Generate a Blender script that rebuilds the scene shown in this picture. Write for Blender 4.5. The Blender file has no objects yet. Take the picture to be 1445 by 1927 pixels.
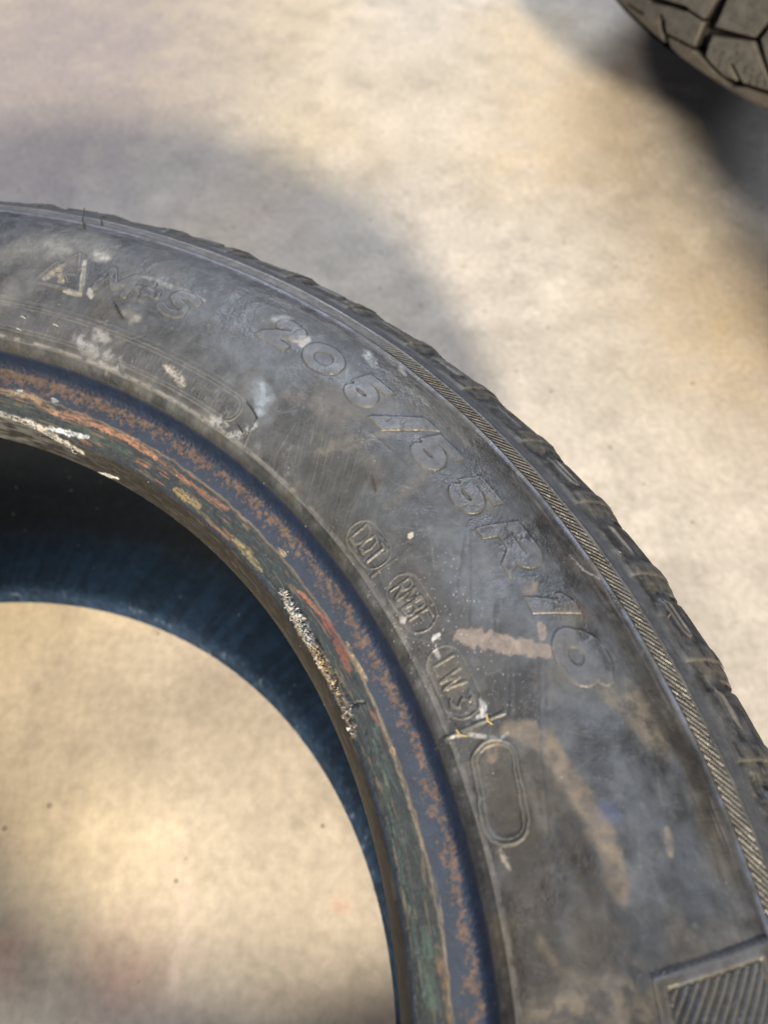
import bpy, math, random
import numpy as np
from mathutils import Matrix, Vector
random.seed(4)
rng = np.random.default_rng(11)
SC = bpy.context.scene
COL = SC.collection
# ------------------------------------------------------------------ camera, world, lamps, exposure
def rotm(v):
    v = np.array(v, float); a = np.linalg.norm(v); k = v/a
    K = np.array([[0, -k[2], k[1]], [k[2], 0, -k[0]], [-k[1], k[0], 0]])
    return np.eye(3)+np.sin(a)*K+(1-np.cos(a))*K@K
CAMP = np.array([0, .1975, .3951]); CAMR = rotm((.4494, .426, 1.4567)); FPX = 1496.7; PW, PH = 1445, 1927
cd = bpy.data.cameras.new('camera'); cam = bpy.data.objects.new('camera', cd); COL.objects.link(cam)
M = Matrix([list(CAMR[i])+[CAMP[i]] for i in range(3)]+[[0, 0, 0, 1]]); cam.matrix_world = M
cd.sensor_fit = 'HORIZONTAL'; cd.sensor_width = 36; cd.lens = FPX/PW*36
cd.clip_start = .01; cd.clip_end = 100
cd.dof.use_dof = True; cd.dof.focus_distance = .245; cd.dof.aperture_fstop = 13.0
SC.camera = cam
W = bpy.data.worlds.new('World'); SC.world = W; W.use_nodes = True
W.node_tree.nodes['Background'].inputs[0].default_value = (.62, .72, 1, 1)
W.node_tree.nodes['Background'].inputs[1].default_value = .07
SC.view_settings.view_transform = 'Standard'; SC.view_settings.look = 'None'
SC.view_settings.exposure = 0; SC.view_settings.gamma = 1
SC.cycles.max_bounces = 6
def lamp(name, loc, target, size, power, color, size_y=None):
    l = bpy.data.lights.new(name, 'AREA'); l.energy = power; l.color = color
    l.shape = 'RECTANGLE' if size_y else 'DISK'; l.size = size
    if size_y: l.size_y = size_y
    o = bpy.data.objects.new(name, l); COL.objects.link(o); o.location = loc
    o.rotation_euler = (Vector(target)-Vector(loc)).to_track_quat('-Z', 'Y').to_euler()
lamp('low_warm_lamp', (6.9, .80, 3.75), (0, 0, 0), .80, 1330, (1, .86, .64))
lamp('ceiling_lamp', (-.35, -1.1, 2.1), (-.2, .2, 0), .36, 15, (1, .92, .86))
lamp('doorway_light', (-2.5, .35, 2.7), (-.1, .2, .1), 1.5, 90, (.80, .88, 1), 1.2)
sl_ = bpy.data.lights.new('added_hole_spot', 'SPOT'); sl_.energy = 680; sl_.color = (1, .86, .64); sl_.spot_size = math.radians(8.6); sl_.spot_blend = .6; sl_.shadow_soft_size = .10  # added spot, no known source: brightens the floor through the tyre hole
so_ = bpy.data.objects.new('added_hole_spot', sl_); COL.objects.link(so_); so_.location = (1.60, -1.16, 1.30)
so_.rotation_euler = (Vector((-.095, .150, 0))-so_.location).to_track_quat('-Z', 'Y').to_euler()

# ------------------------------------------------------------------ small tools
def tag(o, **k):
    for a, b in k.items(): o[a] = b
    return o
def empty(name, loc=(0, 0, 0), rot=None):
    o = bpy.data.objects.new(name, None); COL.objects.link(o); o.location = loc
    o.empty_display_size = .05
    if rot is not None: o.rotation_euler = rot
    return o
def mesh_obj(name, V, F, mat, parent=None, col=None, rough=None, smooth=True):
    """V (n,3), F (m,4) or (m,3)"""
    me = bpy.data.meshes.new(name); V = np.asarray(V, np.float32); F = np.asarray(F, np.int32)
    k = F.shape[1]
    me.vertices.add(len(V)); me.vertices.foreach_set('co', V.ravel())
    me.loops.add(F.size); me.loops.foreach_set('vertex_index', F.ravel())
    me.polygons.add(len(F)); me.polygons.foreach_set('loop_start', np.arange(0, F.size, k, dtype=np.int32))
    me.polygons.foreach_set('use_smooth', np.full(len(F), smooth))
    me.update(calc_edges=True)
    if col is not None:
        a = me.attributes.new('col', 'FLOAT_COLOR', 'POINT')
        a.data.foreach_set('color', np.c_[col, np.ones(len(V))].astype(np.float32).ravel())
    if rough is not None:
        a = me.attributes.new('rough', 'FLOAT', 'POINT'); a.data.foreach_set('value', rough.astype(np.float32))
    me.materials.append(mat)
    o = bpy.data.objects.new(name, me); COL.objects.link(o)
    if parent: o.parent = parent
    return o
def sub(V, F, mask, col=None, rough=None):
    f = F[mask]; u, inv = np.unique(f, return_inverse=True)
    return V[u], inv.reshape(f.shape), None if col is None else col[u], None if rough is None else rough[u]
TAB = rng.random((8, 65536)).astype(np.float32)
def vn(x, y, seed=0):
    """value noise 0..1"""
    xi = np.floor(x).astype(np.int64); yi = np.floor(y).astype(np.int64)
    fx = x-xi; fy = y-yi; fx = fx*fx*(3-2*fx); fy = fy*fy*(3-2*fy); T = TAB[seed % 8]
    def h(a, b): return T[(a*7919+b*104729+seed*1013) & 65535]
    return (h(xi, yi)*(1-fx)+h(xi+1, yi)*fx)*(1-fy)+(h(xi, yi+1)*(1-fx)+h(xi+1, yi+1)*fx)*fy
def fbm(x, y, seed=0, o=4, g=.5):
    s = 0; a = 1; n = 0
    for i in range(o):
        s = s+a*vn(x*2**i+i*17.3, y*2**i+i*9.1, seed+i); n += a; a *= g
    return s/n
def sm(a, b, x):
    t = np.clip((x-a)/(b-a), 0, 1); return t*t*(3-2*t)
def mix(c, d, m): return c*(1-m[..., None])+np.asarray(d)*m[..., None]
def srgb(*c):
    c = np.array(c)/255.; return np.where(c < .04045, c/12.92, ((c+.055)/1.055)**2.4)

# ------------------------------------------------------------------ materials
def nodes(name):
    m = bpy.data.materials.new(name); m.use_nodes = True; nt = m.node_tree
    b = nt.nodes['Principled BSDF']
    def N(t, **k):
        n = nt.nodes.new(t)
        for a, v in k.items():
            if a.startswith('i_'): n.inputs[int(a[2:])].default_value = v
            else: setattr(n, a, v)
        return n
    return m, nt, b, N
def rubber_mat(name, spec=.5, bump=.25, grain=1400.):
    m, nt, b, N = nodes(name); L = nt.links.new
    tc = N('ShaderNodeTexCoord'); at = N('ShaderNodeAttribute', attribute_name='col'); ar = N('ShaderNodeAttribute', attribute_name='rough')
    n1 = N('ShaderNodeTexNoise'); n1.inputs['Scale'].default_value = grain; n1.inputs['Detail'].default_value = 3
    n2 = N('ShaderNodeTexNoise'); n2.inputs['Scale'].default_value = grain*.17; n2.inputs['Detail'].default_value = 6; n2.inputs['Roughness'].default_value = .65
    L(tc.outputs['Object'], n1.inputs['Vector']); L(tc.outputs['Object'], n2.inputs['Vector'])
    mr = N('ShaderNodeMapRange'); mr.inputs[1].default_value = .3; mr.inputs[2].default_value = .7; mr.inputs[3].default_value = .72; mr.inputs[4].default_value = 1.3
    L(n2.outputs[0], mr.inputs[0])
    mu = N('ShaderNodeVectorMath', operation='SCALE'); L(at.outputs['Color'], mu.inputs[0]); L(mr.outputs[0], mu.inputs['Scale'])
    # sparse bright dust specks
    vo = N('ShaderNodeTexVoronoi'); vo.inputs['Scale'].default_value = grain*.22; L(tc.outputs['Object'], vo.inputs['Vector'])
    cr = N('ShaderNodeMapRange'); cr.inputs[1].default_value = .10; cr.inputs[2].default_value = .04; cr.inputs[3].default_value = 0; cr.inputs[4].default_value = 1
    L(vo.outputs['Distance'], cr.inputs[0])
    sx = N('ShaderNodeSeparateColor'); L(vo.outputs['Color'], sx.inputs[0])
    gt = N('ShaderNodeMath', operation='GREATER_THAN', i_1=.86); L(sx.outputs[0], gt.inputs[0])
    ml = N('ShaderNodeMath', operation='MULTIPLY'); L(cr.outputs[0], ml.inputs[0]); L(gt.outputs[0], ml.inputs[1])
    ml2 = N('ShaderNodeMath', operation='MULTIPLY', i_1=.55); L(ml.outputs[0], ml2.inputs[0])
    mx = N('ShaderNodeMix', data_type='RGBA'); L(ml2.outputs[0], mx.inputs[0]); L(mu.outputs[0], mx.inputs[6]); mx.inputs[7].default_value = (.34, .33, .31, 1)
    L(mx.outputs[2], b.inputs['Base Color'])
    L(ar.outputs['Fac'], b.inputs['Roughness'])
    b.inputs['Specular IOR Level'].default_value = spec
    ad = N('ShaderNodeMath', operation='MULTIPLY_ADD', i_1=3.); L(n2.outputs[0], ad.inputs[0]); L(n1.outputs[0], ad.inputs[2])
    bp = N('ShaderNodeBump'); bp.inputs['Strength'].default_value = bump; bp.inputs['Distance'].default_value = .00035
    L(ad.outputs[0], bp.inputs['Height']); L(bp.outputs[0], b.inputs['Normal'])
    return m
RUB = rubber_mat('worn_tyre_rubber', .55, .35)
RUBB = rubber_mat('bead_rubber', .6, .35, 1100.)
LIN = rubber_mat('matte_liner_rubber', .12, .3, 1100.)
FRAY = rubber_mat('frayed_cord', .3, .5)
TRD = rubber_mat('tread_rubber', .35, .5, 900.)
def plain(name, c, r=.7):
    m, nt, b, N = nodes(name); n = N('ShaderNodeTexNoise'); n.inputs['Scale'].default_value = 300
    tc = N('ShaderNodeTexCoord'); nt.links.new(tc.outputs['Object'], n.inputs['Vector'])
    mr = N('ShaderNodeMapRange'); mr.inputs[3].default_value = .6; mr.inputs[4].default_value = 1.4; nt.links.new(n.outputs[0], mr.inputs[0])
    v = N('ShaderNodeVectorMath', operation='SCALE'); v.inputs[0].default_value = c; nt.links.new(mr.outputs[0], v.inputs['Scale'])
    nt.links.new(v.outputs[0], b.inputs['Base Color']); b.inputs['Roughness'].default_value = r
    return m

# ------------------------------------------------------------------ rays through the photograph, used to find where things stand
def ray(px, py): return CAMR@np.array([(px-PW/2)/FPX, -(py-PH/2)/FPX, -1.])
def floor_at(px, py, z=0.):
    d = ray(px, py); t = (z-CAMP[2])/d[2]; return CAMP+d*t

# ------------------------------------------------------------------ FLOOR
def build_floor():
    xs = np.r_[np.linspace(-6, -1.15, 14)[:-1], np.arange(-1.15, .35, .004), np.linspace(.35, 6, 14)]
    ys = np.r_[np.linspace(-6, -.45, 14)[:-1], np.arange(-.45, 1.0, .004), np.linspace(1.0, 6, 14)]
    X, Y = np.meshgrid(xs, ys, indexing='ij'); nx, ny = X.shape
    Z = (fbm(X*9, Y*9, 2, 3)-.5)*.0012
    Z[(abs(X) > 1.3) | (abs(Y) > 1.3)] = 0
    c = np.ones((nx, ny, 3))*np.array([.50, .455, .40])
    big = fbm(X*3.1+5, Y*3.1, 1, 4); med = fbm(X*11, Y*11, 3, 4); fin = fbm(X*45, Y*45, 5, 4)
    c = mix(c, [.44, .345, .325], sm(.46, .68, big)*.55)
    c = mix(c, [.56, .455, .29], sm(.5, .7, fbm(X*2.3, Y*2.3+9, 4, 3))*.6)
    Xr = X*.83+Y*.56; Yr = Y*.83-X*.56; c = c*(.88+.24*med)[..., None]*(.86+.28*fin)[..., None]*(.95+.10*fbm(Xr*130, Yr*130, 2, 3))[..., None]*(.92+.16*fbm(Xr*24+3, Yr*24, 0, 4))[..., None]
    blot = sm(.56, .70, fbm(Xr*55, Yr*55, 6, 4)); c = c*(1-.13*blot)[..., None]; pale = sm(.58, .72, fbm(X*52+7, Y*52, 3, 4)); c = c*(1+.12*pale)[..., None]
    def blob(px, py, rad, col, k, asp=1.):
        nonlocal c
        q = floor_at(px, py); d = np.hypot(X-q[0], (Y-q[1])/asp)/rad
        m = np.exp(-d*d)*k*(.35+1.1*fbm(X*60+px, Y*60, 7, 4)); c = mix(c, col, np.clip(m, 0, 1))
    grey = (.20, .165, .135)
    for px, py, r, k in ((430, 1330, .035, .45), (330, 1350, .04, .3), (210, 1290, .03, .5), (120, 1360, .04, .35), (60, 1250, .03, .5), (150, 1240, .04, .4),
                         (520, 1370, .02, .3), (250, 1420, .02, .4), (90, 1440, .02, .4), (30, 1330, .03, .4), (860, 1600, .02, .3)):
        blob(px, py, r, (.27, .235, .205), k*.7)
    for px, py, r, k in ((20, 85, .006, 1.6), (275, 95, .006, 1.1), (340, 140, .015, .8), (260, 260, .01, .8), (600, 100, .01, .6), (705, 95, .006, 1.), (780, 460, .012, .5), (1078, 318, .007, .9),
                         (1140, 780, .005, 1.1), (1160, 665, .008, .6), (380, 355, .006, .6), (150, 270, .008, .5), (60, 170, .012, .5), (560, 190, .02, .3), (380, 190, .025, .35), (1000, 640, .02, .2),
                         (905, 800, .01, .3), (1230, 1010, .012, .35), (1000, 570, .01, .4), (200, 1640, .006, .8), (150, 1545, .005, .6), (530, 1870, .008, .8), (0, 1740, .008, .7)):
        blob(px, py, r*.55, (.19, .165, .145), k*.5)
    blob(643, 1705, .0028, (.55, .30, .24), 1.); blob(10, 1800, .012, (.35, .12, .1), .5); blob(230, 1830, .02, (.5, .25, .22), .4)
    for px, py, r, k in ((720, 230, .03, .5), (860, 250, .03, .5), (880, 520, .03, .4), (1290, 880, .03, .4), (720, 80, .05, .45), (650, 300, .02, .5)):
        blob(px, py, r, (.66, .58, .50), k)
    for px, py, r in ((1060, 170, .08), (1010, 300, .07), (1380, 620, .09), (990, 60, .06)): blob(px, py, r, (.60, .47, .29), .5)
    for px, py, r in ((70, 120, .17), (150, 60, .15), (90, 330, .10)): blob(px, py, r, (.30, .265, .27), .8)  # broad grey: shade on the upper-left floor painted into the colour
    path = [floor_at(*p)[:2] for p in ((342, 1632), (352, 1680), (350, 1740), (336, 1800), (318, 1880))]
    d = np.full(X.shape, 9.)
    for a, b in zip(path[:-1], path[1:]):
        ab = b-a; t = np.clip(((X-a[0])*ab[0]+(Y-a[1])*ab[1])/(ab@ab), 0, 1); d = np.minimum(d, np.hypot(X-a[0]-t*ab[0], Y-a[1]-t*ab[1]))
    c = mix(c, (.66, .56, .52), np.exp(-(d/.0022)**2)*.6)
    V = np.stack([X, Y, Z], -1).reshape(-1, 3)
    i = np.arange(nx*ny).reshape(nx, ny); F = np.stack([i[:-1, :-1], i[1:, :-1], i[1:, 1:], i[:-1, 1:]], -1).reshape(-1, 4)
    m, nt, b, N = nodes('stained_concrete'); L = nt.links.new
    at = N('ShaderNodeAttribute', attribute_name='col'); tc = N('ShaderNodeTexCoord')
    n1 = N('ShaderNodeTexNoise'); n1.inputs['Scale'].default_value = 210; n1.inputs['Detail'].default_value = 6; L(tc.outputs['Object'], n1.inputs['Vector'])
    n2 = N('ShaderNodeTexVoronoi'); n2.inputs['Scale'].default_value = 105; L(tc.outputs['Object'], n2.inputs['Vector'])
    mr = N('ShaderNodeMapRange'); mr.inputs[1].default_value = .3; mr.inputs[2].default_value = .7; mr.inputs[3].default_value = .88; mr.inputs[4].default_value = 1.12; L(n1.outputs[0], mr.inputs[0])
    mu = N('ShaderNodeVectorMath', operation='SCALE'); L(at.outputs['Color'], mu.inputs[0]); L(mr.outputs[0], mu.inputs['Scale'])
    pit = N('ShaderNodeMapRange'); pit.inputs[1].default_value = .10; pit.inputs[2].default_value = .17; pit.inputs[3].default_value = 1; pit.inputs[4].default_value = 0; L(n2.outputs['Distance'], pit.inputs[0])
    sp = N('ShaderNodeSeparateColor'); L(n2.outputs['Color'], sp.inputs[0]); g = N('ShaderNodeMath', operation='GREATER_THAN', i_1=.9); L(sp.outputs[0], g.inputs[0])
    pm = N('ShaderNodeMath', operation='MULTIPLY'); L(pit.outputs[0], pm.inputs[0]); L(g.outputs[0], pm.inputs[1])
    pk = N('ShaderNodeMath', operation='MULTIPLY', i_1=.6); L(pm.outputs[0], pk.inputs[0])
    mx = N('ShaderNodeMix', data_type='RGBA'); L(pk.outputs[0], mx.inputs[0]); L(mu.outputs[0], mx.inputs[6]); mx.inputs[7].default_value = (.13, .105, .085, 1)
    L(mx.outputs[2], b.inputs['Base Color']); b.inputs['Roughness'].default_value = .72; b.inputs['Specular IOR Level'].default_value = .35
    bp = N('ShaderNodeBump'); bp.inputs['Strength'].default_value = .15; bp.inputs['Distance'].default_value = .0006; L(n1.outputs[0], bp.inputs['Height']); L(bp.outputs[0], b.inputs['Normal'])
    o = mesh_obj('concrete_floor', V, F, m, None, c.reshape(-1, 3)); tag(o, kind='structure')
build_floor()

# ------------------------------------------------------------------ TYRE PROFILE (mm: radius, height), upper face from bead toe to tread
UP = np.array([(200.3, 164.4), (200.8, 168), (202.1, 172.6), (203.2, 174.6), (205, 175.8), (208, 177.0), (212.5, 178.2), (216, 179.0), (219.2, 180.0), (220.6, 181.3), (221.5, 183.7),
               (222.2, 186.4), (223.6, 188.6), (226, 190.4), (230, 192.6), (238, 195.5), (248, 198.0), (258, 199.4), (268, 199.6), (276, 198.4), (281.5, 197.0), (284, 196.2), (288, 194.8),
               (292, 192.6), (297, 189.0), (303, 183.6), (308, 177.6), (311.8, 171), (314.0, 165), (315.0, 159), (315.3, 150), (315.8, 135), (316, 118), (316, 100)])
def pchip_like(P, ds):
    d = np.r_[0, np.cumsum(np.hypot(*np.diff(P, axis=0).T))]
    # Catmull-Rom tangents on chord length
    T = np.zeros_like(P); T[1:-1] = (P[2:]-P[:-2])/(d[2:]-d[:-2])[:, None]; T[0] = (P[1]-P[0])/(d[1]-d[0]); T[-1] = (P[-1]-P[-2])/(d[-1]-d[-2])
    s = np.r_[np.arange(0, d[-1], ds), d[-1]] if np.isscalar(ds) else ds
    k = np.clip(np.searchsorted(d, s, side='right')-1, 0, len(d)-2); h = (d[k+1]-d[k]); t = (s-d[k])/h; h = h[:, None]; t = t[:, None]
    return s, (2*t**3-3*t**2+1)*P[k]+(t**3-2*t**2+t)*h*T[k]+(-2*t**3+3*t**2)*P[k+1]+(t**3-t**2)*h*T[k+1], d
SF, PF, DCTRL = pchip_like(UP, .05)
ZTAB_R, ZTAB_Z = PF[SF < SF[np.argmax(PF[:, 0] > 314.5)], 0], PF[SF < SF[np.argmax(PF[:, 0] > 314.5)], 1]
def on_tyre(px, py):
    """pixel of the photograph -> point (mm) on the smooth upper face of the near tyre"""
    d = ray(px, py); c = CAMP*1000; t = np.linspace((204-c[2])/d[2], (158-c[2])/d[2], 3000)
    q = c+d*t[:, None]; r = np.hypot(q[:, 0], q[:, 1]); z = np.interp(r, ZTAB_R, ZTAB_Z, left=-1, right=-1)
    k = np.argmax(q[:, 2] < z)
    if k == 0: k = np.argmin(abs(q[:, 2]-z)+np.where(z < 0, 1e3, 0))
    return q[k]
def deg(q): return math.degrees(math.atan2(q[1], q[0]))

# dense patch grid: the arc of the tyre the photograph shows
TH0, TH1 = 84., 184.
S_END = 150.
sd = np.arange(0, S_END, .30)
PR = np.stack([np.interp(sd, SF, PF[:, 0]), np.interp(sd, SF, PF[:, 1])], 1)
tg = np.gradient(PR, axis=0); tg /= np.linalg.norm(tg, axis=1)[:, None]
NRM = np.stack([-tg[:, 1], tg[:, 0]], 1)           # outward (up) normal of the profile
nth = int(round(math.radians(TH1-TH0)*262/.31)); thd = np.linspace(TH0, TH1, nth)
NT, NS = nth, len(sd)
TH, SS = np.meshgrid(thd, sd, indexing='ij'); RR = np.broadcast_to(PR[:, 0], TH.shape); ZZ = np.broadcast_to(PR[:, 1], TH.shape)
ca, sa = np.cos(np.radians(TH)), np.sin(np.radians(TH))
BX, BY = RR*ca, RR*sa                               # base positions, mm
U = (140-TH)*math.pi/180*262                        # mm clockwise along the lettering
Hh = np.zeros(TH.shape); C3 = np.zeros(TH.shape+(3,)); RO = np.full(TH.shape, .5)
LAB = np.zeros(TH.shape, np.int32)                  # part id per vertex (lower corner of a face)
LNAME = {0: 'sidewall', 1: 'bead', 2: 'decorative_band'}
def win(t0, t1, r0=0, r1=400, s0=0, s1=999):
    i0, i1 = np.searchsorted(thd, (t0, t1)); j0, j1 = np.searchsorted(sd, (s0, s1))
    if r0 > 0 or r1 < 400:
        jj = np.where((PR[:, 0] >= r0) & (PR[:, 0] <= r1))[0]; j0, j1 = jj[0], jj[-1]+1
    return slice(max(i0, 0), min(i1, NT)), slice(j0, j1)

# ---- signed distances (mm) for the moulded marks
def sd_seg(x, y, a, b, w):
    ax, ay = a; bx, by = b; dx, dy = bx-ax, by-ay; t = np.clip(((x-ax)*dx+(y-ay)*dy)/(dx*dx+dy*dy+1e-9), 0, 1)
    return np.hypot(x-ax-t*dx, y-ay-t*dy)-w/2
def sd_line(x, y, pts, w):
    d = 99.
    for a, b in zip(pts[:-1], pts[1:]): d = np.minimum(d, sd_seg(x, y, a, b, w))
    return d
def sd_poly(x, y, P):
    d = np.full(np.shape(x), 1e9); ins = np.zeros(np.shape(x), bool); n = len(P)
    for i in range(n):
        a, b = P[i], P[(i+1) % n]; d = np.minimum(d, sd_seg(x, y, a, b, 0))
        c = ((a[1] > y) != (b[1] > y)) & (x < (b[0]-a[0])*(y-a[1])/((b[1]-a[1]) or 1e-9)+a[0]); ins ^= c
    return np.where(ins, -d, d)
def arc(cx, cy, rx, ry, a0, a1, n=14): return [(cx+rx*math.cos(math.radians(a0+(a1-a0)*i/n)), cy+ry*math.sin(math.radians(a0+(a1-a0)*i/n))) for i in range(n+1)]
def glyph(ch, x, y, w=3.5):
    L_ = lambda p: sd_line(x, y, p, w)
    if ch == '2':
        d = L_(arc(9.2, 8.6, 4.3, 1.9, 175, -60)+[(7, 4.6), (3.0, 1.9)]); d = np.minimum(d, sd_poly(x, y, [(0, 0), (13.4, 0), (14.2, 3.2), (2.0, 3.4)])); return d
    if ch == '0': return np.abs(np.hypot((x-8.2)/6.0, (y-6.2)/4.2)-1)*4.6-w/2+.25
    if ch == '5':
        d = L_(arc(7.2, 4.2, 4.6, 2.6, 130, -150, 18)); d = np.minimum(d, sd_poly(x, y, [(3.6, 9.0), (3.6, 12), (14.6, 12), (14.0, 9.0)])); return np.minimum(d, sd_poly(x, y, [(1.0, 5.6), (3.6, 12), (7.2, 11), (5.0, 5.6)]))
    if ch == '/': return sd_poly(x, y, [(0, -.6), (7.2, -1.2), (19.2, 12.6), (12.4, 12.6)])
    if ch == 'R':
        d = sd_poly(x, y, [(0, 0), (4.2, 0), (8.4, 12), (4.4, 12)]); d = np.minimum(d, L_([(6.5, 10.4), (13.5, 10.4)]+arc(14.2, 8.2, 3.0, 2.2, 85, -85)+[(6, 6)]))
        return np.minimum(d, sd_poly(x, y, [(8.5, 6.5), (13, 6.5), (19, 0), (13.8, 0)]))
    if ch == '1': return sd_poly(x, y, [(0, 0), (5.6, 0), (10.8, 12), (6.8, 12), (3.6, 10.4), (2.6, 8.2), (5.0, 8.6)])
    if ch == '6':
        d = np.abs(np.hypot((x-8.2)/5.6, (y-4.6)/3.7)-1)*4.2-w/2-.15; return np.minimum(d, L_([(2.6, 4.8), (3.8, 8.4), (7, 10.6), (12, 10.8), (16.0, 9.0)]))
    if ch == 'M': return L_([(1.5, 1.6), (3.5, 10.4), (8, 3.5), (13.5, 10.4), (13.5, 1.6)])
    if ch == '+': return np.minimum(L_([(2, 6), (10, 6)]), L_([(6, 2.4), (6, 9.6)]))
    if ch == 'S': return L_([(13, 9.6), (9.5, 10.6), (5.5, 10.2), (4, 8.2), (6.5, 6.6), (10.4, 5.6), (11, 3.2), (8.5, 1.6), (4.5, 1.6), (1.6, 2.8)])
SMALL = {'D': [[(0, 0), (0, 6), (2, 6), (3.2, 4.6), (3.2, 1.4), (2, 0), (0, 0)]], 'O': [[(.6, .4), (0, 3), (.6, 5.6), (2.4, 5.6), (3, 3), (2.4, .4), (.6, .4)]], 'T': [[(0, 6), (3.2, 6)], [(1.6, 6), (1.6, 0)]],
         'R': [[(0, 0), (0, 6), (2, 6), (2.7, 4.6), (2, 3.1), (0, 3)], [(1.2, 3), (2.8, 0)]], 'M': [[(0, 0), (0, 6), (1.5, 2.4), (3, 6), (3, 0)]], 'B': [[(0, 0), (0, 6), (1.8, 6), (2.4, 4.6), (1.8, 3.2), (0, 3.1)], [(1.8, 3.1), (2.7, 1.6), (1.9, 0), (0, 0)]],
         'F': [[(0, 0), (0, 6), (2.6, 6)], [(0, 3.2), (2, 3.2)]], 'L': [[(0, 6), (0, 0), (2.4, 0)]], 'W': [[(0, 6), (.9, 0), (2, 5), (3.1, 0), (4, 6)]], '3': [[(.2, 5.6), (1.6, 6), (2.6, 4.6), (1.2, 3.2), (2.8, 1.6), (1.6, 0), (0, .5)]]}
EDGE = np.zeros(TH.shape); FACE = np.zeros(TH.shape)        # how much pale dust lies along moulded outlines
nlab = 3; LPAR = {}
def raise_mark(sl, d, h, bev=.35, label=None, worn=0.):
    global nlab
    m = sm(bev, -bev*.4, d); 
    if worn: m = m*(1-worn*sm(.45, .6, fbm(U[sl]*.25+3, RR[sl]*.25, 5, 3)))
    Hh[sl] += h*m
    EDGE[sl] = np.maximum(EDGE[sl], .75*np.exp(-((d-.12)/.17)**2)); FACE[sl] = np.maximum(FACE[sl], sm(.1, -.4, d)*(bev < .36 and h > .5))
    if label:
        L_ = LAB[sl]; L_[(d < bev)] = nlab; LAB[sl] = L_; LNAME[nlab] = label; nlab += 1

LAB[RR < 222.4] = 1
# big size marking: angle of the left foot of each character
big = [('2', 140.0), ('0', 136.05), ('5', 131.6), ('/', 128.2), ('5', 124.6), ('5', 120.5), ('R', 116.7), ('1', 111.2), ('6', 108.4)]
for ch, t in big:
    sl = win(t-6, t+1.2, 254, 275); x = (t-TH[sl])*math.pi/180*264; y = RR[sl]-258.4
    d = glyph(ch, x, y, 4.0); raise_mark(sl, d, .62, .16, 'raised_numeral' if ch in '20516' else ('raised_slash' if ch == '/' else 'raised_letter'), .25 if ch not in '05' else .1)
for ch, t, w in (('M', 154.6, 3.0), ('+', 151.3, 2.8), ('S', 148.6, 3.2)):
    sl = win(t-5, t+1, 246, 268); x = (t-TH[sl])*math.pi/180*256; y = RR[sl]-250.0
    raise_mark(sl, glyph(ch, x, y, w), .6, .35, 'raised_letter' if ch != '+' else 'raised_plus', .55 if ch != 'S' else .1)
# three peaks with a snowflake, left of M+S
sl = win(154, 161, 243, 270); x = (159.6-TH[sl])*math.pi/180*254; y = RR[sl]-247.5
pk = [(0, 0), (4.5, 10), (6.5, 8), (10, 16.5), (13.5, 9), (15.5, 11), (20, 0)]
d = np.abs(sd_poly(x, y, pk))-.55
for a in (0, 60, 120):
    ca_, sa_ = math.cos(math.radians(a+15)), math.sin(math.radians(a+15)); d = np.minimum(d, sd_seg(x, y, (10-3.6*ca_, 5.6-3.6*sa_), (10+3.6*ca_, 5.6+3.6*sa_), .8))
raise_mark(sl, d, .55, .3, 'raised_emblem', .25)
# pills with code characters
def pill_d(x, y, L_, hgt): r_ = hgt/2; return np.hypot(x-np.clip(x, r_, L_-r_), y)-r_
for t0, L_, rc, txt, sp in ((122.2, 16.0, 231.6, 'DOT', 3.9), (116.9, 18.4, 232.2, 'RMBF', 3.55), (110.9, 20.4, 231.9, 'LW3', 4.6)):
    sl = win(t0-6, t0+1, 223, 241); x = (t0-TH[sl])*math.pi/180*232; y = RR[sl]-rc
    d = pill_d(x, y, L_, 9.4); Hh[sl] -= .12*sm(.1, -.6, d); raise_mark(sl, np.abs(d)-.12, .32, .2)
    L__ = LAB[sl]; L__[d < .3] = nlab; LAB[sl] = L__; LNAME[nlab] = 'code_plate'; plate = nlab; nlab += 1
    tot = sp*len(txt)-(.9 if txt != 'LW3' else 1.4); x0 = (L_-tot)/2
    dd = np.full(x.shape, 9.)
    for i, ch in enumerate(txt):
        dprev = dd; dd = np.full(x.shape, 9.)
        ox = x0+i*sp+(1.0 if (txt == 'LW3' and i == 2) else 0) - (.8 if (txt == 'LW3' and i == 1) else 0)
        for st in SMALL[ch]: dd = np.minimum(dd, sd_line(x-ox, y+3.0, st, .72))
        L__ = LAB[sl]; L__[dd < .2] = nlab; LAB[sl] = L__; LNAME[nlab] = 'raised_letter' if ch != '3' else 'raised_numeral'; LPAR[nlab] = plate; nlab += 1; dd = np.minimum(dd, dprev)
    Hh[sl] += .48*sm(.28, -.2, dd)*(1-.35*sm(.5, .65, fbm(U[sl]*.4, RR[sl]*.4, 4, 3))); EDGE[sl] = np.maximum(EDGE[sl], .4*np.exp(-((dd-.1)/.22)**2))
# long data panel at the upper left, worn lettering
sl = win(135, 184, 224, 241); x = (136.3-TH[sl])*math.pi/180*233; xx = -x; y = RR[sl]-233.0
d = np.hypot(xx-np.clip(xx, -400, -4.4)+0, y)-4.6 if False else np.hypot(np.minimum((TH[sl]-137.4)*math.pi/180*233, 0), y)-4.7
raise_mark(sl, np.abs(d)-.14, .40, .25)
raise_mark(sl, np.abs(d+1.1)-.10, .2, .2)
tx = (TH[sl]-138.)*math.pi/180*233
rows = np.minimum(np.abs(y-1.6), np.abs(y+1.7))-1.0
cellw = 1.55; ci = np.floor(tx/cellw); fx = tx/cellw-ci
hash_ = TAB[3][(ci.astype(int)*37+(y > 0)*911) & 65535]; h2 = TAB[4][(ci.astype(int)*53+(y > 0)*77) & 65535]
stroke = np.minimum(np.abs(fx-.28), np.where(h2 > .4, np.abs(fx-.68), 9))*cellw-.16
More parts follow.
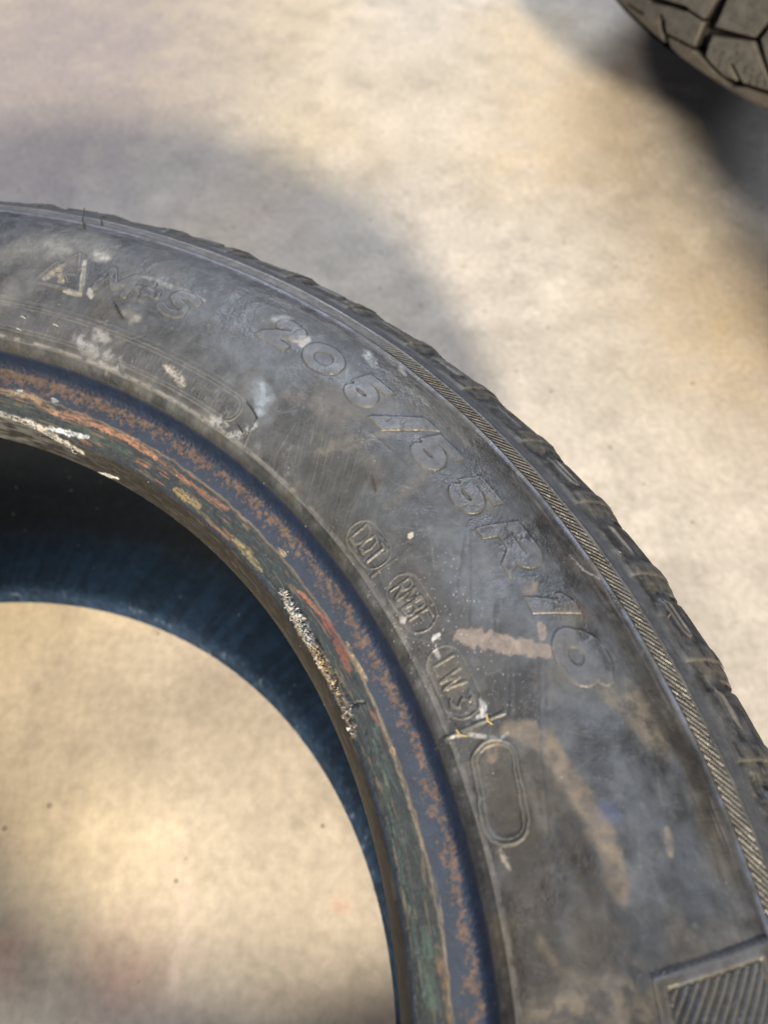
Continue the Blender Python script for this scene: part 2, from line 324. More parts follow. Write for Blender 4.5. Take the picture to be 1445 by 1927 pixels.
bar = np.where(hash_ > .5, np.abs(np.abs(y)-1.65+(hash_-.75)*2.4)-.17, 9) + np.where((fx < .2) | (fx > .78), 9, 0)
dd = np.maximum(np.minimum(stroke, bar), rows)
Hh[sl] += .30*sm(.15, -.2, dd)*(d < -1.6)*(hash_ > .12)*sm(.35, .55, fbm(tx*.08, y*.1, 6, 2))
# recessed oval with a moulded rim
sl = win(96, 106, 222, 243); q0 = (226.6+238)/2
x = (TH[sl]-101.0)*math.pi/180*232.5; y = RR[sl]-232.6; a = math.radians(9); xr = x*math.cos(a)+y*math.sin(a); yr = -x*math.sin(a)+y*math.cos(a)
d = np.hypot(xr-np.clip(xr, -7., 7.), yr)-5.3+.9*(fbm(xr*.3, yr*.3, 5, 3)-.5)
raise_mark(sl, np.abs(d)-.22, .55, .35); raise_mark(sl, np.abs(d+1.15)-.12, .30, .25); Hh[sl] -= .35*sm(-.8, -1.8, d)
# bar across the sidewall above the oval
def polar(px, py): q = on_tyre(px, py); return deg(q), math.hypot(q[0], q[1])
def surf_dist(path, pad=12.):
    P = [on_tyre(*p) for p in path]; ts = [deg(p) for p in P]; rs = [math.hypot(p[0], p[1]) for p in P]
    pd = math.degrees(pad/230.); jj = np.where((PR[:, 0] > min(rs)-pad) & (PR[:, 0] < max(rs)+pad))[0]
    i0, i1 = np.searchsorted(thd, (min(ts)-pd, max(ts)+pd)); sl_ = (slice(i0, i1), slice(jj[0], jj[-1]+1))
    X, Y, Z = BX[sl_], BY[sl_], ZZ[sl_]; best = np.full(X.shape, 1e9); tt = np.zeros(X.shape); n = max(len(P)-1, 1)
    if len(P) == 1:
        return sl_, np.sqrt((X-P[0][0])**2+(Y-P[0][1])**2+(Z-P[0][2])**2), tt
    for i, (a, b) in enumerate(zip(P[:-1], P[1:])):
        ab = b-a; t = np.clip(((X-a[0])*ab[0]+(Y-a[1])*ab[1]+(Z-a[2])*ab[2])/(ab@ab), 0, 1)
        dd_ = np.sqrt((X-a[0]-t*ab[0])**2+(Y-a[1]-t*ab[1])**2+(Z-a[2]-t*ab[2])**2); k = dd_ < best
        best = np.where(k, dd_, best); tt = np.where(k, (i+t)/n, tt)
    return sl_, best, tt
def pxmm(p): q = on_tyre(*p); return float((CAMR[:, 2]@(CAMP*1000-q)))/FPX
def groove(path, w, depth, pad=6):
    s_, d_, _ = surf_dist(path, pad); Hh[s_] -= depth*np.exp(-(d_/w)**2)
groove([(838, 1392), (900, 1362), (950, 1342)], .5, -.5)
groove([(460, 838), (484, 790)], .5, -.35); groove([(700, 1085), (748, 1050)], .4, -.3)
for p in ([(878, 990), (868, 1060), (859, 1122)], [(886, 1000), (885, 1180)], [(936, 1130), (929, 1195)], [(962, 1255), (961, 1345)], [(1015, 1250), (1017, 1400), (1030, 1500), (1036, 1580)], [(1031, 1180), (1030, 1330)]):
    groove(p, .5, .12)
groove([(700, 815), (760, 870), (785, 900)], .35, .1); groove([(1010, 1500), (1070, 1590), (1110, 1650)], 1.2, .14)
# ringed ridge beside the bead, faint circular mould lines
Hh += .28*np.exp(-((RR-225.3)/.45)**2)*(RR < 250)
Hh += .12*np.exp(-((RR-239.5)/.3)**2)*(TH > 138)
wob = 1.5*(fbm(TH*.35, TH*0, 3, 2)-.5)
# decorative hatched band
rb = RR
inb = (rb > 283.2) & (rb < 287.9) & (SS < 115); LAB[inb] = 2
Hh += .45*np.exp(-((rb-282.5)/.55)**2); Hh += .35*np.exp(-((rb-288.3)/.35)**2)*(SS < 115)
band = sm(283.1, 283.5, rb)*sm(287.9, 287.5, rb)
ph = (TH*math.pi/180*285 + (rb-285)*1.25)/1.95
hat = .5+.5*np.cos(2*math.pi*ph); hatm = band*sm(134, 131, TH)*(.35+.65*sm(90, 93, TH))
Hh += hatm*(-.45+.55*sm(.25, .75, hat)); EDGE = np.maximum(EDGE, hatm*sm(.7, .95, hat)*.75)
rk = np.round(ph); ribm = inb & (hatm > .15) & (hat > .25)
for k in np.unique(rk[ribm]):
    m_ = ribm & (rk == k)
    if m_.sum() > 40: LAB[m_] = nlab; LNAME[nlab] = 'rib'; LPAR[nlab] = 2; nlab += 1
# rectangular hatched panel at the lower right
sl = win(84, 93, 248, 284); x = (90.55+(RR[sl]-253.7)*.040-TH[sl])*math.pi/180*262; y = RR[sl]-253.7
ins = np.minimum(x, np.minimum(y, 281.5-RR[sl])); d = -ins
raise_mark(sl, np.abs(ins-1.25)-1.25, .8, .3, 'panel_frame')
rb_ = (x*.62+y*.78)/1.85; rr_ = .5+.5*np.cos(2*math.pi*rb_); pf = nlab-1
for k in np.unique(np.round(rb_[(ins > 3) & (rr_ > .3)])):
    L__ = LAB[sl]; L__[(ins > 3) & (rr_ > .3) & (np.round(rb_) == k)] = nlab; LAB[sl] = L__; LNAME[nlab] = 'rib'; LPAR[nlab] = pf; nlab += 1
Hh[sl] += (ins > 3.0)*(-.35+.75*sm(.3, .7, rr_)); EDGE[sl] = np.maximum(EDGE[sl], (ins > 3)*sm(.6, .95, rr_)*.4+.9*np.exp(-((ins-2.5)/.3)**2))
# shoulder: lugs, pockets and loops
PITCH = 5.45; LUG0 = 110.2
kk = np.floor((TH-LUG0+.0)/PITCH); cell = (TH-LUG0)-kk*PITCH           # 0 at the lug, growing counter-clockwise
shm = sm(291.5, 293.5, RR)*(SS > 60)
rough_n = fbm(TH*1.5, SS*.35, 2, 4)-.5
Hh += shm*(.3+1.3*(1-cell/PITCH)**1.5)*.5
Hh += shm*rough_n*.14
wl = 1.05
cl = np.minimum(cell, PITCH-cell)
lump = sm(wl, wl*.55, np.abs(np.where(cell > PITCH/2, cell-PITCH, cell)-.1))*sm(294, 296.5, RR+.8*rough_n)*(SS > 60)
Hh += lump*(.5+.3*rough_n)
cut = np.where(cell > PITCH/2, cell-PITCH, cell)+1.35+(SS-112)*.004   # lateral groove on the clockwise side of each lug
Hh -= sm(.34, .1, np.abs(cut))*sm(302, 312, RR)*(SS > 60)*2.2
Hh -= sm(.55, .2, np.abs(cut))*sm(293.5, 296, RR)*sm(304, 300, RR)*(SS > 60)*.6
xm = (cell-2.7)*math.pi/180*300; ym = SS-np.interp(299.5, PF[:2500, 0], SF[:2500]); xm2 = xm+ym*.35
slot = np.hypot(xm2-np.clip(xm2, -4.5, 4.5), ym*1.0)-1.25
odd = (np.mod(kk, 2) == 0)
Hh -= np.where(odd, 1.6*sm(.4, -.5, slot), 0)*(SS > 60)
Hh += np.where(~odd, .7*sm(.45, 0, np.abs(slot-.5)-.25), 0)*(SS > 60)
EDGE = np.maximum(EDGE, np.where(~odd, .5*np.exp(-((np.abs(slot-.5)-.2)/.3)**2), 0)*(SS > 60))
LAB_SH = (RR > 292.6) & (SS > 60)
for k in np.unique(kk[:, 0]):
    LAB[LAB_SH & (np.floor((TH-LUG0+1.35)/PITCH) == k)] = nlab; LNAME[nlab] = 'tread_block'; nlab += 1
# general unevenness
Hh += (fbm(U*.12, RR*.12, 1, 3)-.5)*.35*sm(222, 228, RR)*(SS < 118) + (fbm(U*.9, SS*.9, 6, 3)-.5)*.10
Hh += sm(203.5, 204.5, RR)*sm(213, 211, RR)*((fbm(TH*1.0, SS*1.1, 2, 4)-.5)*.5)
Hh += sm(212, 219, RR)*sm(222, 219.5, RR)*((fbm(TH*5, SS*1.2, 7, 3)-.5)*.25)

# ---- colours
col = np.ones(TH.shape+(3,))*np.array([.026, .028, .032])
n_big = fbm(U*.035+4, RR*.05, 0, 4); n_med = fbm(U*.13, RR*.16, 1, 5); n_fin = fbm(U*.6, RR*.6, 3, 4)
n_rad = fbm(U*.9, RR*.06, 2, 3)                      # streaks running in and out
n_cir = fbm(U*.05, RR*.9, 4, 4)                      # streaks running round
side = sm(221.5, 224.5, RR)*(SS < 118)
left = sm(112, 150, TH)
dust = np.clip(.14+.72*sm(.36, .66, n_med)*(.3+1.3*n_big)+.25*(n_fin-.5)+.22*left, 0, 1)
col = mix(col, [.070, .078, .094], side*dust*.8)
col = mix(col, [.10, .088, .070], side*sm(.50, .72, fbm(U*.07+9, RR*.09+3, 5, 4))*.50*(1-left*.5))
wearout = sm(268, 281, RR)*side
col = mix(col, [.032, .029, .026], wearout*sm(.42, .6, n_cir)*.75*(1-left*.6)); col = mix(col, [.15, .145, .145], wearout*sm(.60, .74, n_cir)*.55)
col = mix(col, [.12, .122, .13], side*sm(.64, .80, fbm(U*.35, RR*.35, 7, 5))*.4)
# thin random scratches
for _ in range(260):
    t = rng.uniform(86, 180); r_ = rng.uniform(228, 281); L_ = rng.uniform(2, 13); an = rng.normal(0, .5)+rng.choice([0, 1.3, .7]); s_ = win(t-L_/3.5, t+L_/3.5, max(r_-L_, 224), min(r_+L_, 283))
    x = (t-TH[s_])*math.pi/180*r_; y = RR[s_]-r_; ca_, sa_ = math.cos(an), math.sin(an)
    w_ = rng.uniform(.08, .2); dd = np.abs(-x*sa_+y*ca_+.06*np.sin(x*ca_*1.1))-0; m = np.exp(-(dd/w_)**2)*(np.abs(x*ca_+y*sa_) < L_/2)*rng.uniform(.15, .6)
    tone = np.array([.12, .125, .135]) if rng.random() < .7 else np.array([.016, .016, .018]); col[s_] = mix(col[s_], tone, m)
def stain_or_sheen(path, wpx, c, k, soft=.5, mod=.5, sc=.5, taper=0., seed=3):
    mm = pxmm(path[len(path)//2]); w = wpx*mm; s_, d_, t_ = surf_dist(path, w*1.8+4)
    n = fbm(BX[s_]*sc+seed*3.1, BY[s_]*sc, seed, 4); ww = w*(1-max(taper, .35)*np.abs(2*t_-1)**2)*(.35+1.3*n)
    m = sm(1+soft, 1-soft, d_/ww*1.0)*k*(1-mod+mod*sm(.35, .62, fbm(BX[s_]*sc*1.3, BY[s_]*sc*1.3+seed, seed+1, 5)))
    if math.hypot(*on_tyre(*path[0])[:2]) < 221: m = m*(.25+.95*sm(.30, .55, fbm(TH[s_]*1.8+seed, SS[s_]*2.6, seed, 4)))
    col[s_] = mix(col[s_], np.asarray(c), np.clip(m, 0, 1))
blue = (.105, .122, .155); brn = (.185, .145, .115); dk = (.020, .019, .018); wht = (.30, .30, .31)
# dark greasy areas
stain_or_sheen([(600, 880), (680, 940), (640, 1010)], 75, (.022, .025, .027), .8, .6, .3, .12)
stain_or_sheen([(620, 830), (560, 800)], 40, (.03, .035, .04), .5, .7); stain_or_sheen([(760, 1060), (830, 1180)], 30, (.03, .03, .033), .5, .7)
stain_or_sheen([(900, 830), (980, 940), (1060, 1040), (1130, 1160)], 26, (.028, .025, .023), .8, .6, .6, .2)
stain_or_sheen([(1160, 1180), (1250, 1350), (1330, 1520)], 22, (.03, .028, .025), .7, .7, .7, .2)
stain_or_sheen([(960, 1500), (1000, 1640), (1010, 1800), (980, 1920)], 75, (.022, .020, .018), .85, .5, .3, .08)
stain_or_sheen([(1080, 1560), (1110, 1700), (1120, 1800)], 60, (.030, .028, .026), .7, .6, .4, .08)
stain_or_sheen([(900, 1400), (960, 1450)], 40, (.03, .03, .03), .6, .6)
# pale bluish hazes: sheen on the rubber painted into its colour
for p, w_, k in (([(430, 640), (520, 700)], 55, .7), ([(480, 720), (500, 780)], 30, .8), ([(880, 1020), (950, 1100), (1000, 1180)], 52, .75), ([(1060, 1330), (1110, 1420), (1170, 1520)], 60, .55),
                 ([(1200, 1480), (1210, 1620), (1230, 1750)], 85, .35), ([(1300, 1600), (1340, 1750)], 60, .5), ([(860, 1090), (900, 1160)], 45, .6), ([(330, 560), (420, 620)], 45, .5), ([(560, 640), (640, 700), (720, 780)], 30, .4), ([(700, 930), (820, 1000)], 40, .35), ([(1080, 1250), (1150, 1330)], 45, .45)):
    stain_or_sheen(p, w_*1.1, blue, k*.85, .95, .45, .14)
for p, w_, k, s_ in (([(20, 470), (110, 460), (200, 470)], 42, .75, .08), ([(60, 520), (10, 560)], 30, .45, .1), ([(250, 500), (330, 530)], 35, .35, .1)):  # pale grey patches at the upper left, white spots after them
    stain_or_sheen(p, w_, (.15, .15, .147), k, .9, .4, s_)
stain_or_sheen([(95, 460), (120, 470)], 20, (.24, .24, .235), .8, .9, .3, .2); stain_or_sheen([(182, 478), (200, 486)], 15, (.34, .34, .33), .85, .8, .4, .3)
# white scabs and drips
stain_or_sheen([(150, 640), (185, 665), (225, 692)], 17, (.24, .25, .27), .75, .8, .8, .5, 0, 5); stain_or_sheen([(180, 625), (200, 640)], 12, wht, .6, .8, .7, .4)
stain_or_sheen([(488, 722), (500, 748), (490, 770)], 15, (.24, .30, .38), .85, .9, .6, .3); stain_or_sheen([(312, 690), (335, 708), (345, 725)], 8, (.33, .31, .29), .8, .6, .8, 1.1)
stain_or_sheen([(520, 600), (540, 604)], 14, (.34, .36, .39), .8, .7, .5, .4); stain_or_sheen([(690, 662), (705, 690)], 9, (.30, .32, .34), .9, .6, .75, .9); stain_or_sheen([(752, 690), (762, 706)], 5, wht, .9, .4, .5, .8)
stain_or_sheen([(168, 545), (172, 560)], 6, wht, .9, .5, .2, .8); stain_or_sheen([(548, 636), (575, 640), (568, 648)], 9, (.36, .36, .38), .8, .5, .3, .4)
stain_or_sheen([(430, 820), (455, 815), (480, 800)], 8, (.25, .27, .30), .8, .6, .9, 1.1); stain_or_sheen([(400, 790), (425, 800)], 10, (.30, .32, .36), .7, .6, .85, .8)
stain_or_sheen([(775, 1005), (772, 1010)], 5, (.45, .42, .40), .9, .4, .2); stain_or_sheen([(825, 1195), (815, 1203)], 5, (.5, .52, .55), .95, .4, .3, .9)
stain_or_sheen([(755, 1165), (760, 1172)], 7, (.34, .35, .37), .8, .4, .5, .9); stain_or_sheen([(904, 1318), (912, 1330), (908, 1345), (898, 1352)], 6, (.50, .52, .56), .95, .4, .6, .9)
# brown rubbed smears
stain_or_sheen([(866, 1196), (900, 1200), (955, 1216), (1028, 1227)], 19, (.215, .18, .165), .9, .22, .25, .8, .25, 6); stain_or_sheen([(1018, 1175), (1022, 1200)], 9, (.26, .22, .19), .8, .4, .4, .6)
stain_or_sheen([(955, 1375), (1000, 1375), (1032, 1407), (1077, 1478), (1121, 1550), (1153, 1612), (1170, 1690)], 22, (.155, .13, .105), .9, .5, .45, .35, .2, 2)
stain_or_sheen([(1005, 1425), (1045, 1510), (1090, 1610), (1120, 1690)], 22, (.022, .021, .020), .75, .7, .3, .2)
stain_or_sheen([(930, 1392), (925, 1430)], 14, (.20, .16, .13), .6, .5, .6, .5); stain_or_sheen([(1140, 1525), (1150, 1535)], 20, (.06, .08, .16), .6, .9, .2, .1)
stain_or_sheen([(1014, 1769), (1050, 1827), (1090, 1848), (1130, 1853)], 11, (.12, .10, .08), .6, .8, .5, .4); stain_or_sheen([(1000, 1905), (1080, 1895), (1170, 1885), (1220, 1900)], 34, (.14, .122, .10), .75, .9, .75, .35)
stain_or_sheen([(600, 850), (660, 835), (720, 815), (780, 800)], 12, (.17, .15, .135), .45, .7, .7, .4); stain_or_sheen([(620, 610 + 150), (700, 800)], 1, brn, 0)
stain_or_sheen([(540, 740), (620, 770), (650, 780)], 18, (.15, .135, .13), .35, .8, .6, .3); stain_or_sheen([(730, 950), (790, 900), (800, 870)], 14, (.15, .135, .125), .35, .8, .6, .4)
stain_or_sheen([(1140, 1310), (1190, 1330), (1210, 1370), (1250, 1420)], 22, (.20, .175, .14), .6, .8, .75, .3); stain_or_sheen([(1255, 1560), (1262, 1610)], 8, (.24, .2, .16), .6, .6, .5, .3)
stain_or_sheen([(1180, 1290), (1205, 1340)], 20, (.18, .16, .13), .5, .8, .6, .3); stain_or_sheen([(988, 1120), (1005, 1100)], 12, (.18, .15, .12), .6, .6, .6, .5)
stain_or_sheen([(85, 525), (105, 510), (112, 505), (118, 530)], 8, (.36, .33, .28), .7, .5, .6, .8); stain_or_sheen([(160, 490), (155, 530), (152, 552)], 4.5, (.38, .36, .31), .85, .4, .3, .5); stain_or_sheen([(120, 548), (152, 556)], 4, (.34, .32, .28), .7, .4, .4, .5)
stain_or_sheen([(235, 590), (260, 600)], 12, (.30, .29, .26), .5, .7, .6, .4); stain_or_sheen([(270, 520), (340, 545), (385, 565)], 6, (.28, .28, .27), .5, .6, .7, .4)
stain_or_sheen([(940, 1600), (960, 1640)], 5, (.28, .26, .22), .7, .5, .8, 1.2); stain_or_sheen([(1010, 1470), (1018, 1530)], 4, (.02, .02, .02), .5, .6)
stain_or_sheen([(850, 1388), (880, 1382), (905, 1386), (940, 1392), (955, 1380)], 4, (.36, .36, .36), .8, .5, .6, 1.0); stain_or_sheen([(820, 1215), (826, 1238), (815, 1222)], 3, (.3, .3, .32), .7, .5, .5, .8)
stain_or_sheen([(1072, 1045), (1100, 1075), (1128, 1090)], 2.5, (.28, .28, .29), .8, .6, .75, 1.2); stain_or_sheen([(1080, 1135), (1100, 1160)], 14, (.07, .052, .042), .7, .6, .4, .4)
for p in ([(878, 990), (859, 1122)], [(886, 1000), (885, 1180)], [(936, 1130), (929, 1195)], [(962, 1255), (961, 1345)], [(1015, 1250), (1017, 1400), (1036, 1580)]):
    stain_or_sheen(p, 2.6, (.030, .036, .050), .5, .8, .4)
stain_or_sheen([(1022, 1260), (1024, 1400)], 9, (.05, .06, .085), .5, .6, .2)
# fine radial rub marks in the dark area
s_ = win(118, 136, 226, 256); m = sm(.55, .72, fbm(U[s_]*2.2+RR[s_]*1.7, RR[s_]*.12, 4, 3))*.35*np.exp(-((TH[s_]-128)/6)**2)*np.exp(-((RR[s_]-240)/11)**2); col[s_] = mix(col[s_], [.12, .125, .12], m)
# white spatter round the code plates
s_ = win(100, 125, 223, 248); sp = fbm(U[s_]*2.6, RR[s_]*2.6, 6, 2); m = sm(.80, .87, sp)*np.exp(-((TH[s_]-112)/8)**2); col[s_] = mix(col[s_], [.30, .31, .33], m*.9)
# dust caught along outlines, worn pale crests
bl = Hh.copy()
for ax in (0, 1):
    for st in (1, 2): bl = (bl+np.roll(bl, st, ax)+np.roll(bl, -st, ax))/3
crest = np.clip((Hh-bl)*9, 0, 1)
col = mix(col, [.17, .168, .16], np.clip(EDGE*.27*(.25+1.2*sm(.38, .62, fbm(U*.45, RR*.45, 2, 3))), 0, .8)*(SS < 118)); EDGE0 = EDGE
col = mix(col, [.19, .185, .17], crest*.22*(RR > 224))
col = mix(col, [.095, .102, .122], FACE*.7*sm(.25, .6, n_med)*(SS < 118))
# shoulder
sh = (RR > 288.5) & (SS > 60); shf = sh*1.
shcol = np.ones(TH.shape+(3,))*np.array([.032, .033, .036]); nn = fbm(TH*1.6, SS*.3, 1, 5); shcol = mix(shcol, [.085, .088, .094], sm(.35, .7, nn)); shcol = mix(shcol, [.26, .24, .205], np.clip(crest*.8+.6*sm(.64, .78, fbm(TH*2.5, SS*.6, 5, 4)), 0, 1)*.45)
shcol = mix(shcol, [.12, .11, .095], lump*.85*sm(.3, .6, fbm(TH*1.5, SS*.3, 6, 3))); shcol = mix(shcol, [.02, .02, .021], np.where(odd, sm(.2, -.5, slot), 0)*.8)
shcol = mix(shcol, [.075, .08, .092], sm(293.5, 291.8, RR)*.9)
shcol = mix(shcol, [.36, .33, .28], sm(308.5, 312, RR)*sm(.32, .55, fbm(TH*1.3, SS*.1, 6, 3))*.7)
col = mix(col, shcol, shf)
bandc = sm(282.9, 283.4, RR)*sm(288.3, 287.8, RR)*(SS < 118); col = mix(col, [.15, .15, .155], bandc*sm(126, 136, TH)*.85); col = mix(col, [.05, .05, .05], bandc*sm(136, 128, TH)*.5); col = mix(col, [.25, .235, .205], EDGE0*bandc*.35)
rid = np.exp(-((RR-282.4)/.55)**2); col = mix(col, [.13, .155, .23], rid*.75*sm(.3, .55, fbm(TH*.9, RR*0, 5, 3)))  # bluish highlight along the ridge, painted into its colour
rid = np.exp(-((RR-226)/.5)**2); col = mix(col, [.21, .20, .19], rid*(.25+.55*sm(120, 150, TH))*sm(.25, .6, fbm(TH*2, RR, 2, 3)))
# bead
bead = RR < 222.8; r_ = RR+ .9*(fbm(TH*2.1, SS*.25, 4, 3)-.5)
navy = np.array([.004, .012, .036]); bc = np.ones(TH.shape+(3,))*navy
gr = fbm(TH*.55, SS*1.3, 3, 5); gr2 = fbm(TH*1.3+7+SS*.5, SS*2.6, 5, 4); rs = fbm(TH*3.6, SS*1.0, 1, 4, .62); rs2 = fbm(TH*2.2, SS*.8, 6, 3)
flat_ = sm(212.0, 213.2, r_)
bc = mix(bc, [.018, .032, .060], flat_*sm(219.6, 218.6, r_)*(.35+.6*rs2)*sm(150, 96, TH)); bc = mix(bc, [.018, .028, .048], flat_*sm(219.6, 218.6, r_)*.5)
cov = .612-.17*np.exp(-((r_-217.8)/2.0)**2)-.08*sm(130, 160, TH)+.07*sm(215.5, 213, r_)
bc = mix(bc, [.072, .048, .043], flat_*sm(220.0, 219.0, r_)*sm(cov, cov+.03, .6*rs+.4*rs2)*.9); bc = mix(bc, [.125, .09, .075], flat_*sm(219.8, 219, r_)*sm(cov+.1, cov+.2, .6*rs+.4*rs2)*.5)
seat = sm(212.8, 212.0, r_)*sm(203.2, 204.0, r_)
sc_ = np.ones(TH.shape+(3,))*np.array([.008, .014, .020]); sc_ = mix(sc_, [.011, .020, .024], sm(.5, .68, gr)); sc_ = mix(sc_, [.045, .070, .066], sm(.62, .76, gr2)*.5)
sc_ = mix(sc_, [.13, .10, .06], sm(.60, .74, fbm(TH*.5+31, SS*1.3, 2, 4))*.45); sc_ = mix(sc_, [.22, .095, .05], sm(.62, .76, fbm(TH*.45+3, SS*1.9, 7, 4))*sm(120, 140, TH)*.7)
sc_ = mix(sc_, [.15, .12, .09], np.exp(-((r_-212.2)/.5)**2)*.6)
bc = mix(bc, sc_, seat)
toe = sm(203.4, 202.8, r_); bc = mix(bc, [.0075, .007, .0068], toe); bc = mix(bc, [.04, .038, .036], toe*sm(.55, .7, fbm(TH*.8, SS*2.5, 4, 4))*.6)
bc = mix(bc, [.10, .105, .115], toe*sm(140, 165, TH)*sm(.4, .6, gr)*.7)
col = mix(col, bc, sm(222.6, 221.8, RR)*1.)
stain_or_sheen([(560, 1112), (576, 1125), (608, 1162)], 3.5, (.22, .085, .05), .85, .3, .2, 1.); stain_or_sheen([(606, 1158), (635, 1206), (646, 1235), (656, 1261)], 7.5, (.125, .038, .028), .8, .3, .15, 1., .3)
stain_or_sheen([(104, 776), (150, 786), (173, 797)], 9, (.21, .11, .07), .75, .4, .4, .8); stain_or_sheen([(173, 797), (242, 827), (294, 862)], 6, (.30, .15, .085), .85, .4, .3, 1.)
stain_or_sheen([(294, 862), (350, 905), (429, 959)], 4, (.19, .08, .05), .7, .5, .5, 1.); stain_or_sheen([(438, 1012), (465, 1042), (490, 1071)], 6, (.18, .155, .08), .75, .5, .4, 1.); stain_or_sheen([(329, 921), (352, 938), (374, 952)], 7, (.19, .14, .07), .8, .5, .4, 1.)
stain_or_sheen([(0, 735), (60, 745), (104, 776)], 9, (.24, .16, .10), .7, .5, .5, .6); stain_or_sheen([(140, 800), (200, 830), (240, 852)], 7, (.025, .048, .042), .7, .5, .4, .8); stain_or_sheen([(0, 755), (50, 768)], 9, (.022, .04, .036), .7, .6, .4, .8)
stain_or_sheen([(522, 1033), (536, 1045)], 5, (.26, .21, .13), .8, .4, .5, 1.); stain_or_sheen([(652, 1208), (665, 1240), (690, 1280)], 4, (.30, .22, .13), .8, .5, .6, 1.)
stain_or_sheen([(670, 1247), (701, 1317), (732, 1396), (763, 1490), (800, 1610), (827, 1693), (849, 1920)], 3, (.15, .125, .095), .75, .5, .4, .8); stain_or_sheen([(700, 1340), (712, 1365)], 3, (.20, .07, .05), .7, .5, .4)
stain_or_sheen([(738, 1408), (742, 1418)], 5, (.30, .18, .09), .8, .5, .4); stain_or_sheen([(822, 1780), (838, 1860), (846, 1920)], 7, (.14, .085, .045), .6, .6, .6, .6)
for k in range(26):
    t = k/25; x0, y0 = 700+100*t+rng.normal(0, 5), 1350+520*t; stain_or_sheen([(x0, y0), (x0+8, y0+30)], 2.0, (.04, .085, .07), .5, .6, .5, 1.2)
stain_or_sheen([(800, 1750), (815, 1900)], 12, (.035, .065, .052), .7, .7, .4, .5)
# white powdery residue on the upper bead edge at the left
stain_or_sheen([(0, 778), (60, 797), (110, 826), (155, 852)], 6, (.38, .37, .37), .9, .5, .6, .6); stain_or_sheen([(88, 805), (130, 815), (165, 822)], 5, (.50, .55, .62), .9, .4, .5, .8); stain_or_sheen([(186, 890), (222, 900)], 4.5, (.5, .5, .5), .9, .4, .4, .8)
stain_or_sheen([(30, 740), (40, 736)], 5, (.4, .42, .45), .8, .5, .5); stain_or_sheen([(98, 750), (108, 755)], 5, (.4, .42, .45), .8, .5, .5)
stain_or_sheen([(536, 1120), (552, 1150), (575, 1190), (592, 1220)], 9, (.46, .48, .50), .95, .5, .3, 1.2, .1); stain_or_sheen([(590, 1218), (606, 1245), (625, 1278)], 10, (.34, .27, .18), .9, .5, .4, 1.2, .1)
fr = [(532, 1115), (552, 1150), (572, 1190), (592, 1224), (614, 1258), (635, 1300), (655, 1342), (666, 1385)]
stain_or_sheen(fr, 9, (.14, .12, .10), .9, .4, .4, 1.2); s_, d_, t_ = surf_dist(fr, 6); Hh[s_] += 2.2*np.exp(-(d_/1.7)**2)*np.clip(fbm(TH[s_]*3.5, SS[s_]*.9, 3, 4, .6)-.25, 0, 1)*sm(0, .08, t_)*sm(1, .9, t_); Hh[s_] -= .0
groove([(492, 1078), (520, 1108), (560, 1160), (600, 1215), (640, 1290), (672, 1330)], .35, .7); groove([(655, 1335), (672, 1322), (684, 1322)], .4, .6)
rough = .36+.20*dust*side+.22*(n_med-.5)+.1*(n_fin-.5); rough = np.where(bead, .44+.2*rs2, rough); rough = np.where(sh, .6, rough); rough = np.where(toe > .5, .62, rough)
rough = np.clip(rough, .25, .9)
col = np.clip(col, .004, .8)

# ---- vertices, faces, parts
Pr = PR[None, :, 0]+NRM[None, :, 0]*Hh; Pz = PR[None, :, 1]+NRM[None, :, 1]*Hh
V = np.stack([Pr*ca, Pr*sa, Pz], -1).reshape(-1, 3)/1000.
idx = np.arange(NT*NS).reshape(NT, NS)
F = np.stack([idx[:-1, :-1], idx[1:, :-1], idx[1:, 1:], idx[:-1, 1:]], -1).reshape(-1, 4)
FL = LAB[:-1, :-1].reshape(-1)
near = empty('car_tyre', (0, 0, 0))
tag(near, label='worn dusty car tyre with 205/55R16 sidewall marking lying flat on concrete', category='tyre')
colf = col.reshape(-1, 3); rf = rough.reshape(-1)
MADE = {}
for l in sorted(np.unique(FL), key=lambda q: (int(q) in LPAR, q)):
    v, f, c, r = sub(V, F, FL == l, colf, rf)
    if len(f) < 4: continue
    MADE[int(l)] = mesh_obj(LNAME[int(l)], v, f, RUBB if l == 1 else RUB, MADE.get(LPAR.get(int(l)), near), c, r)

def ring(name, P, t0, t1, n, parent, mat, cfun, rough_=.55, flip=False, hfun=None):
    P = np.asarray(P, float); th = np.radians(np.linspace(t0, t1, n)); r = P[:, 0][None, :]+np.zeros((n, 1)); z = P[:, 1][None, :]+np.zeros((n, 1))
    if hfun is not None: r, z = hfun(np.degrees(th)[:, None], r, z)
    v = np.stack([r*np.cos(th)[:, None], r*np.sin(th)[:, None], z], -1).reshape(-1, 3)/1000.
    i = np.arange(n*len(P)).reshape(n, -1); f = np.stack([i[:-1, :-1], i[1:, :-1], i[1:, 1:], i[:-1, 1:]], -1).reshape(-1, 4)
    if flip: f = f[:, ::-1]
    c = cfun(np.degrees(th)[:, None]+np.zeros_like(r), r, z).reshape(-1, 3); return mesh_obj(name, v, f, mat, parent, c, np.full(len(v), rough_))
def c_dark(t, r, z):
    n = fbm(t*.4, r*.1+z*.1, 3, 4); return mix(np.ones(t.shape+(3,))*np.array([.03, .031, .034]), [.085, .088, .10], sm(.4, .7, n))
def c_beadfar(t, r, z):
    c = c_dark(t, r, z); c = mix(c, [.01, .02, .045], sm(222.5, 221.5, r)); return mix(c, [.13, .06, .035], sm(213, 214, r)*sm(219.5, 218.5, r)*.6)
